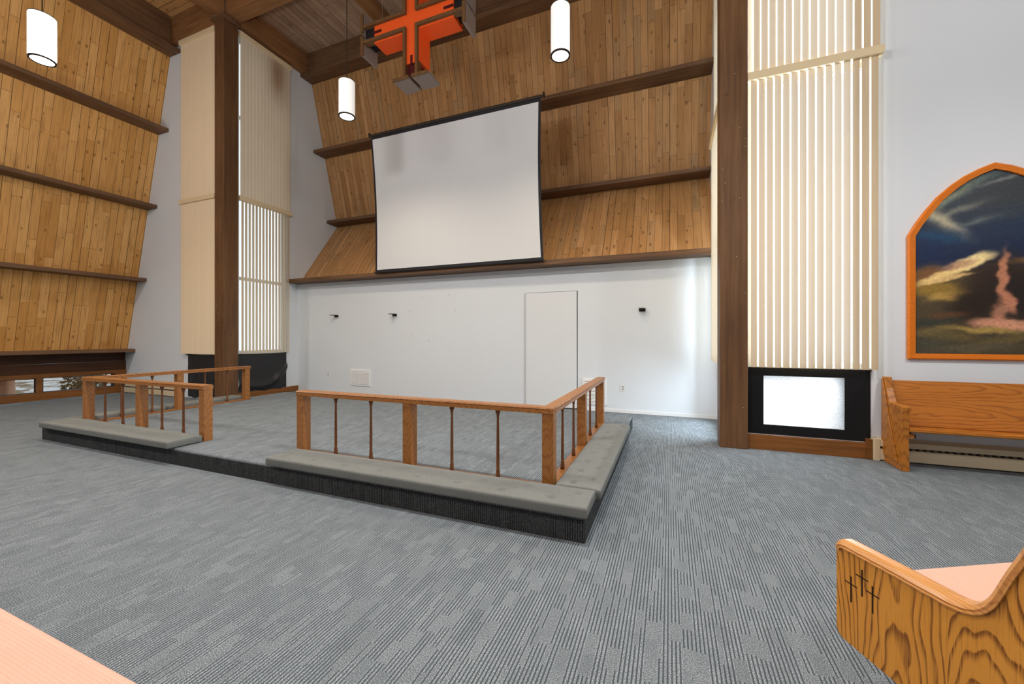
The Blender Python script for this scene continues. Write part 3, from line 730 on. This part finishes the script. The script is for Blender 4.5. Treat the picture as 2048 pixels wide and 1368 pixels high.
# (x, z, half length, half height, tilt deg, colour, opacity, hardness)
BL = [(2.62,2.64,.16,.05,-52,(176,164,132),.9,1),(2.74,2.55,.17,.045,-48,(170,158,130),.8,1),(2.70,2.78,.22,.03,28,(120,134,120),.8,1),(2.86,2.70,.22,.03,20,(150,148,128),.7,1),
 (2.80,2.86,.2,.025,35,(140,142,112),.7,1),(2.95,2.55,.16,.03,12,(112,118,110),.6,1),(2.62,2.42,.2,.05,-15,(28,70,98),.8,1),(2.56,2.30,.16,.12,0,(22,36,66),.8,1),(3.2,2.82,.4,.16,10,(48,50,52),.8,1),
 (3.15,2.95,.18,.015,12,(130,130,124),.6,1),(3.3,2.5,.3,.07,6,(30,42,62),.7,1),(3.0,2.98,.14,.03,25,(78,92,86),.7,1),
 (2.55,2.02,.2,.09,8,(104,72,44),.9,2),(2.62,1.86,.24,.09,-6,(132,104,42),.85,2),(2.72,1.78,.18,.045,10,(164,132,66),.8,2),(3.3,2.12,.3,.035,8,(140,104,60),.8,2),
 (3.12,1.9,.26,.3,0,(40,28,22),.95,2),(3.3,1.75,.25,.26,0,(30,23,22),.9,2),(2.92,1.66,.2,.2,0,(34,24,18),.9,2),
 (2.74,2.03,.30,.040,22,(206,176,116),.95,3),(2.92,2.14,.18,.06,26,(214,190,134),.95,3),(2.80,2.10,.14,.035,14,(150,112,86),.8,2),(2.72,1.97,.22,.022,14,(190,158,104),.9,3),
 (3.14,1.98,.045,.26,-4,(168,112,84),.9,3),(3.19,1.72,.05,.13,14,(176,116,88),.85,3),(3.18,1.48,.3,.065,-6,(178,126,100),.95,3),(3.12,1.60,.06,.12,-30,(164,112,88),.8,2),
 (2.60,1.52,.22,.045,8,(40,46,42),.7,2),(2.72,1.58,.16,.035,4,(92,56,34),.6,2),(3.0,1.42,.3,.035,-6,(150,124,66),.85,2),(2.62,1.42,.2,.045,12,(104,90,52),.7,2),
 (2.75,1.36,.2,.04,-4,(96,80,44),.7,2),(3.2,1.33,.3,.035,8,(86,74,44),.8,2),(2.60,1.27,.18,.09,0,(62,62,50),.8,1),(2.95,1.24,.3,.05,4,(84,76,58),.6,2)]
def pcol(x, z):
    nv = lambda s, o: noise.noise(Vector((x*s+o, z*s*1.6, o)))
    wx, wz = x+.03*nv(7, 1)+.012*nv(19, 5), z+.025*nv(6, 9)+.01*nv(21, 3)
    if wz > 2.06: c = mixc((24,34,58), (52,58,64), min(1, max(0, (wz-2.2)/.6)))
    else: c = mixc((58,52,38), (70,58,40), (wz-1.1)/.9)
    for (bx, bz, a, b, rot, colr, op, hard) in BL:
        dx, dz = wx-bx, wz-bz; cr, sr = math.cos(R(rot)), math.sin(R(rot))
        u, v = (dx*cr+dz*sr)/a, (-dx*sr+dz*cr)/b
        q = u*u+v*v
        if q < 4: c = mixc(c, colr, op*math.exp(-q**hard*.9))
    m = 1.22+.16*nv(34, 2)+.10*nv(80, 7)
    return tuple(max(0, min(255, q*m)) for q in c)
NX, NZ = 120, 170
x0i, x1i, z0i = inner[0][0]-.004, 2*xm-inner[0][0]+.004, inner[0][1]-.004
pm = MB().grid(NX, NZ, lambda u, v: (x0i+(x1i-x0i)*u, YW-.014, z0i+(atop(x0i+(x1i-x0i)*u)+.004-z0i)*v))
cv = NT('painted_canvas'); an = cv.node('ShaderNodeVertexColor'); an.layer_name = 'Col'
x_, y_, z_ = cv.coord(); cvn = cv.noise(cv.vec(x_, y_, z_), 160, 2)
CANV = cv.bsdf(an.outputs[0], .45, cv.bump(cvn, .12, .002), .3)
cols = [(*srgb(*pcol(x, z)), 1) for x, y, z in pm.v]
po = pm.build('canvas', CANV, t, off=off, smooth=True, fix=False)
at = po.data.color_attributes.new('Col', 'FLOAT_COLOR', 'POINT')
for i, c in enumerate(cols): at.data[i].color = c

# ------------------------------------------------------------------ pews
def arc(cx, cz, r, a0, a1, n=6): return [(cx+r*math.cos(R(a0+(a1-a0)*k/n)), cz+r*math.sin(R(a0+(a1-a0)*k/n))) for k in range(n+1)]
# oak pew along the right wall
t = thing('church_pew', 'bare oak pew against the right wall, below the framed painting', 'pew', (2.17, 5.16, 0)); off = (2.17, 5.16, 0)
def end_profile(d, top):   # local (y from the front, z): arm, then the back post
    return [(0, 0), (.045, 0), (.41, 0), (.41, top), (.345, top), (.315, .80), (.24, .66), (.02, .655), (.0, .645), (.012, .3)]
L2 = 4.2
for xo in (0, L2):
    e = MB().prism([(y, z) for y, z in end_profile(0, .92)], 'yz', xo, xo+.062).build('end_panel', PEW_Z, t, bevel=.006)
    xs = (xo-.012, xo) if xo == 0 else (xo+.062, xo+.074)
    MB().prism([(.075, .075), (.395, .075), (.395, .90), (.37, .90), (.20, .40)], 'yz', *xs).build('raised_panel', PEW_Z, e, bevel=.005)
MB().prism([(.0, .405), (.02, .395), (.40, .37), (.40, .405), (.02, .437), (.0, .43)], 'yz', .062, L2).build('seat', PEW_X, t, bevel=.004)
MB().prism([(.26, .42), (.30, .40), (.395, .88), (.37, .885)], 'yz', .062, L2).build('backrest', PEW_X, t, bevel=.004)
MB().box(.062, .11, .03, .36, .33, .378).build('seat_bracket', PEW_Z, t)
MB().box(.11, .125, .04, .10, .33, .372).build('bolt_cover', BLKC, t)

# near pew on the right with three carved crosses
px, py, ang = .548, 1.735, R(28.4)
t = thing('church_pew', 'angled oak pew in the right foreground with three carved crosses on its end', 'pew', (px, py, 0), ang)
zt2 = .632
prof = (arc(-.03, zt2-.03, .03, 0, 90) + [(-.30, zt2+.004)] + arc(-.34, zt2+.066, .062, 270, 195, 6)
        + [(-.475, .80), (-.51, .93)] + arc(-.54, .93, .03, 0, 90, 4) + [(-.60, .96), (-.60, 0), (-.36, 0), (-.33, .20), (-.27, .285)] + [(-.05, .30)] + arc(-.035, .335, .035, 270, 360, 5))
# make the inside curve of the arm run smoothly into the back
prof = (arc(-.028, zt2-.028, .028, 0, 90) + [(-.10, zt2+.001), (-.20, zt2+.002), (-.30, zt2+.001), (-.335, zt2+.002), (-.365, zt2+.008), (-.390, zt2+.022), (-.410, zt2+.046), (-.426, zt2+.08), (-.448, zt2+.14), (-.480, .85), (-.512, .94)]
        + arc(-.538, .94, .026, 0, 90, 4) + [(-.60, .966), (-.60, 0), (-.36, 0), (-.33, .20), (-.27, .288), (-.05, .298)] + arc(-.035, .333, .035, 270, 360, 5))
e = MB().prism(prof, 'yz', 0, .055).build('end_panel', PEW_F, t, bevel=.004)
# moulded cap along the arm and up the back
path = prof[2:24]
cap = MB()
def cap_sweep(path, x0, x1, th, proud):
    m = len(path); nrm = []
    for i in range(m):
        a = Vector(path[max(0, i-1)]); b = Vector(path[min(m-1, i+1)]); d = (b-a).normalized(); nrm.append(Vector((d.y, -d.x)))
    sec = [(x0-proud, -th), (x0-proud, -.012), (x0-proud+.004, -.010), (x0-proud+.002, -.004), (x0+.004, .006), (x0+.014, .010), (x1-.014, .010), (x1-.004, .006), (x1+proud, -.004), (x1+proud, -th)]
    vs = []
    for p, n_ in zip(path, nrm):
        for (xx, h_) in sec:
            q = Vector(p)+n_*h_; vs.append((xx, q.x, q.y))
    k = len(sec)
    fs = [(i*k+j, i*k+(j+1) % k, (i+1)*k+(j+1) % k, (i+1)*k+j) for i in range(m-1) for j in range(k)]
    fs += [tuple(range(k)), tuple(range((m-1)*k+k-1, (m-1)*k-1, -1))]
    return MB().add(vs, fs)
def refine(path, n=4):   # Catmull-Rom through the points
    P = [Vector(p) for p in path]; P = [2*P[0]-P[1]]+P+[2*P[-1]-P[-2]]; out = []
    for i in range(1, len(P)-2):
        for k in range(n):
            u = k/n; a, b, c, d = P[i-1:i+3]
            out.append(tuple(.5*((2*b)+(c-a)*u+(2*a-5*b+4*c-d)*u*u+(3*b-a-3*c+d)*u**3)))
    return out+[tuple(P[-2])]
cap_sweep(prof[0:8]+refine(prof[8:18])+prof[18:24], 0, .055, .016, .007).build('arm_cap', PEW_C, t, smooth=False)
CARV = plain('dark_groove', srgb(34,16,6), .7)  # near-black brown bars that draw the carved crosses
for (s, z) in ((.056, .508), (.0937, .552), (.128, .519)):
    MB().box(-.0012, .004, -s-.0022, -s+.0022, z-.062, z+.026).box(-.0012, .004, -s-.021, -s+.021, z-.0016, z+.0016).build('carved_cross', CARV, e)
MB().prism([(.03, .445), (.035, .475), (.02, .49), (-.40, .46), (-.40, .41), (.02, .42)], 'yz', .056, 2.6).build('seat_cushion', PINK, t, bevel=.008)
MB().prism([(.005, .39), (.005, .42), (-.42, .405), (-.42, .37)], 'yz', .056, 2.6).build('seat_board', PEW_X, t)
MB().prism([(-.40, .46), (-.43, .44), (-.55, .92), (-.52, .93)], 'yz', .056, 2.6).build('backrest', PEW_X, t)
MB().prism(prof, 'yz', 2.6, 2.655).build('end_panel', PEW_F, t, bevel=.004)

# pew in the left foreground: only its pink seat shows
t = thing('church_pew', 'pew in the left foreground, only its pink seat showing', 'pew', (-4.2, .61, 0))
MB().prism([(0, .415), (.0, .435), (-.02, .452), (-.45, .430), (-.45, .40), (-.02, .395)], 'yz', .06, 3.9).build('seat_cushion', PINK, t, bevel=.008)
MB().prism([(-.03, .36), (-.03, .395), (-.45, .39), (-.45, .355)], 'yz', .06, 3.9).build('seat_board', PEW_X, t)
MB().prism([(-.43, .42), (-.455, .40), (-.56, .86), (-.535, .87)], 'yz', .06, 3.9).build('backrest', PEW_X, t)
for xo in (0, 3.9):
    MB().prism([(y+.02, z) for y, z in prof], 'yz', xo, xo+.06).build('end_panel', PEW_F, t, bevel=.004)

# ------------------------------------------------------------------ outside the strip windows
sn = NT('snow_and_grass'); x_, y_, z_ = sn.coord(); v_ = sn.vec(x_, y_, z_)
f_ = sn.sm(sn.noise(v_, 1.6, 5, .65), .45, .55)
c_ = sn.mix(f_, sn.mix(sn.noise(v_, 14, 3), srgb(70,58,36), srgb(150,128,88)), (.62,.64,.68))
SNOW = sn.bsdf(c_, .9, spec=.1)
struct('ground', MB().box(-40, -12.9, -10, 30, -.5, -.3).box(-12.9, 30, 9.2, 30, -.5, -.3), SNOW)
BARK = timber('bark', 'Z', srgb(140,104,84), srgb(206,166,140), .9, .5, .8)
def trunk(label, x, y, r):
    o = MB().lathe([(r*1.5, -.32), (r*1.15, -.1), (r, .4), (r*.9, 3.5)], x, y, 14).build('tree_trunk', BARK, smooth=True); tag(o, label, 'tree')
trunk('brown tree trunk on the snow outside the nearer strip window', -14.8, 4.35, .15)
trunk('thinner brown tree trunk beside the first outside the nearer strip window', -14.9, 3.95, .09)
trunk('brown tree trunk on the snow seen through the window by the wall corner', -19.0, 7.6, .2)
SHR = plain('dry_leaves', srgb(122,104,66), .9)
def shrub(label, x, y, h, n, seed):
    rr = random.Random(seed); m = MB()
    for k in range(n):
        a = rr.uniform(0, 6.28); d = rr.random()**.5*h*.8; z = rr.uniform(-.3, h); q = Vector((x+d*math.cos(a), y+d*math.sin(a), z))
        u = Vector((rr.uniform(-1,1), rr.uniform(-1,1), rr.uniform(-1,1))).normalized()*.06; w_ = u.orthogonal().normalized()*.035
        m.add([q-u, q+w_, q+u, q-w_], [(0,1,2,3)])
    o = m.build('dry_shrub', SHR, fix=False); tag(o, label, 'bush')
shrub('dry tan shrub outside the strip window nearest the wall corner', -15.2, 5.9, .55, 700, 4)
shrub('low dry shrub on the snow outside the nearer strip window', -14.6, 3.3, .3, 300, 5)

# ------------------------------------------------------------------ light
w = bpy.data.worlds.new('overcast'); sc.world = w; w.use_nodes = True
nt = w.node_tree; bg = nt.nodes['Background']; bg.inputs[0].default_value = (.90,.95,1,1); bg.inputs[1].default_value = 0.5
# the overcast is brightest on the chancel side, where the low sun stands behind it
tcw = nt.nodes.new('ShaderNodeTexCoord'); spw = nt.nodes.new('ShaderNodeSeparateXYZ'); mrw = nt.nodes.new('ShaderNodeMapRange')
nt.links.new(tcw.outputs['Generated'], spw.inputs[0]); nt.links.new(spw.outputs[1], mrw.inputs[0])
mrw.inputs[1].default_value = -.3; mrw.inputs[2].default_value = .7; mrw.inputs[3].default_value = .5; mrw.inputs[4].default_value = 2.4
nt.links.new(mrw.outputs[0], bg.inputs[1])
def area(name, loc, rot, sx_, sy_, e, c):
    l = bpy.data.lights.new(name, 'AREA'); l.shape = 'RECTANGLE'; l.size = sx_; l.size_y = sy_; l.energy = e; l.color = c
    o = bpy.data.objects.new(name, l); col.objects.link(o); o.location = loc; o.rotation_euler = rot; return o
# daylight outside the chancel and transept windows
area('daylight_right_chancel', (XR+1.2, 6.4, 3.6), (0, R(90), 0), 6.0, 1.6, 1500, (.80,.90,1))
area('daylight_right_wall', (1.5, YW+1.4, 3.6), (R(-90), 0, 0), 1.6, 6.0, 25, (.9,.95,1))
area('daylight_left_chancel', (XL-1.2, 6.4, 3.6), (0, R(-90), 0), 6.0, 1.6, 45, (.95,.97,1))
# added fill lights without fixtures, standing in for unseen pendants over the nave
for lx, ly in ((-.6,2.48),(-4.0,2.48),(-9.6,-.6),(-6.6,-.9),(-3.4,-.9),(0.2,-.9),(3.4,-.9),(3.4,2.48)):
    for kind, en in (('POINT', 105), ('SPOT', 190)):
        en *= 1.7 if ly > 0 else .8
        if lx < -9: en *= 3.2
        l = bpy.data.lights.new('nave_fill_light', kind); l.energy = en; l.color = (1,.965,.92); l.shadow_soft_size = .14
        if kind == 'SPOT': l.spot_size = R(155); l.spot_blend = .7
        o = bpy.data.objects.new('nave_fill_light', l); col.objects.link(o); o.location = (lx, ly, 4.9)
# pale sun lamp added to brighten the snow outside the strip windows
l = bpy.data.lights.new('snow_fill_sun', 'SUN'); l.energy = 2.2; l.angle = R(2); l.color = (1,.97,.92)
o = bpy.data.objects.new('snow_fill_sun', l); col.objects.link(o); o.rotation_euler = (0, R(-40), 0)

sc.view_settings.view_transform = 'Standard'; sc.view_settings.look = 'None'; sc.view_settings.gamma = 1
sc.view_settings.use_curve_mapping = False; sc.view_settings.exposure = -0.68
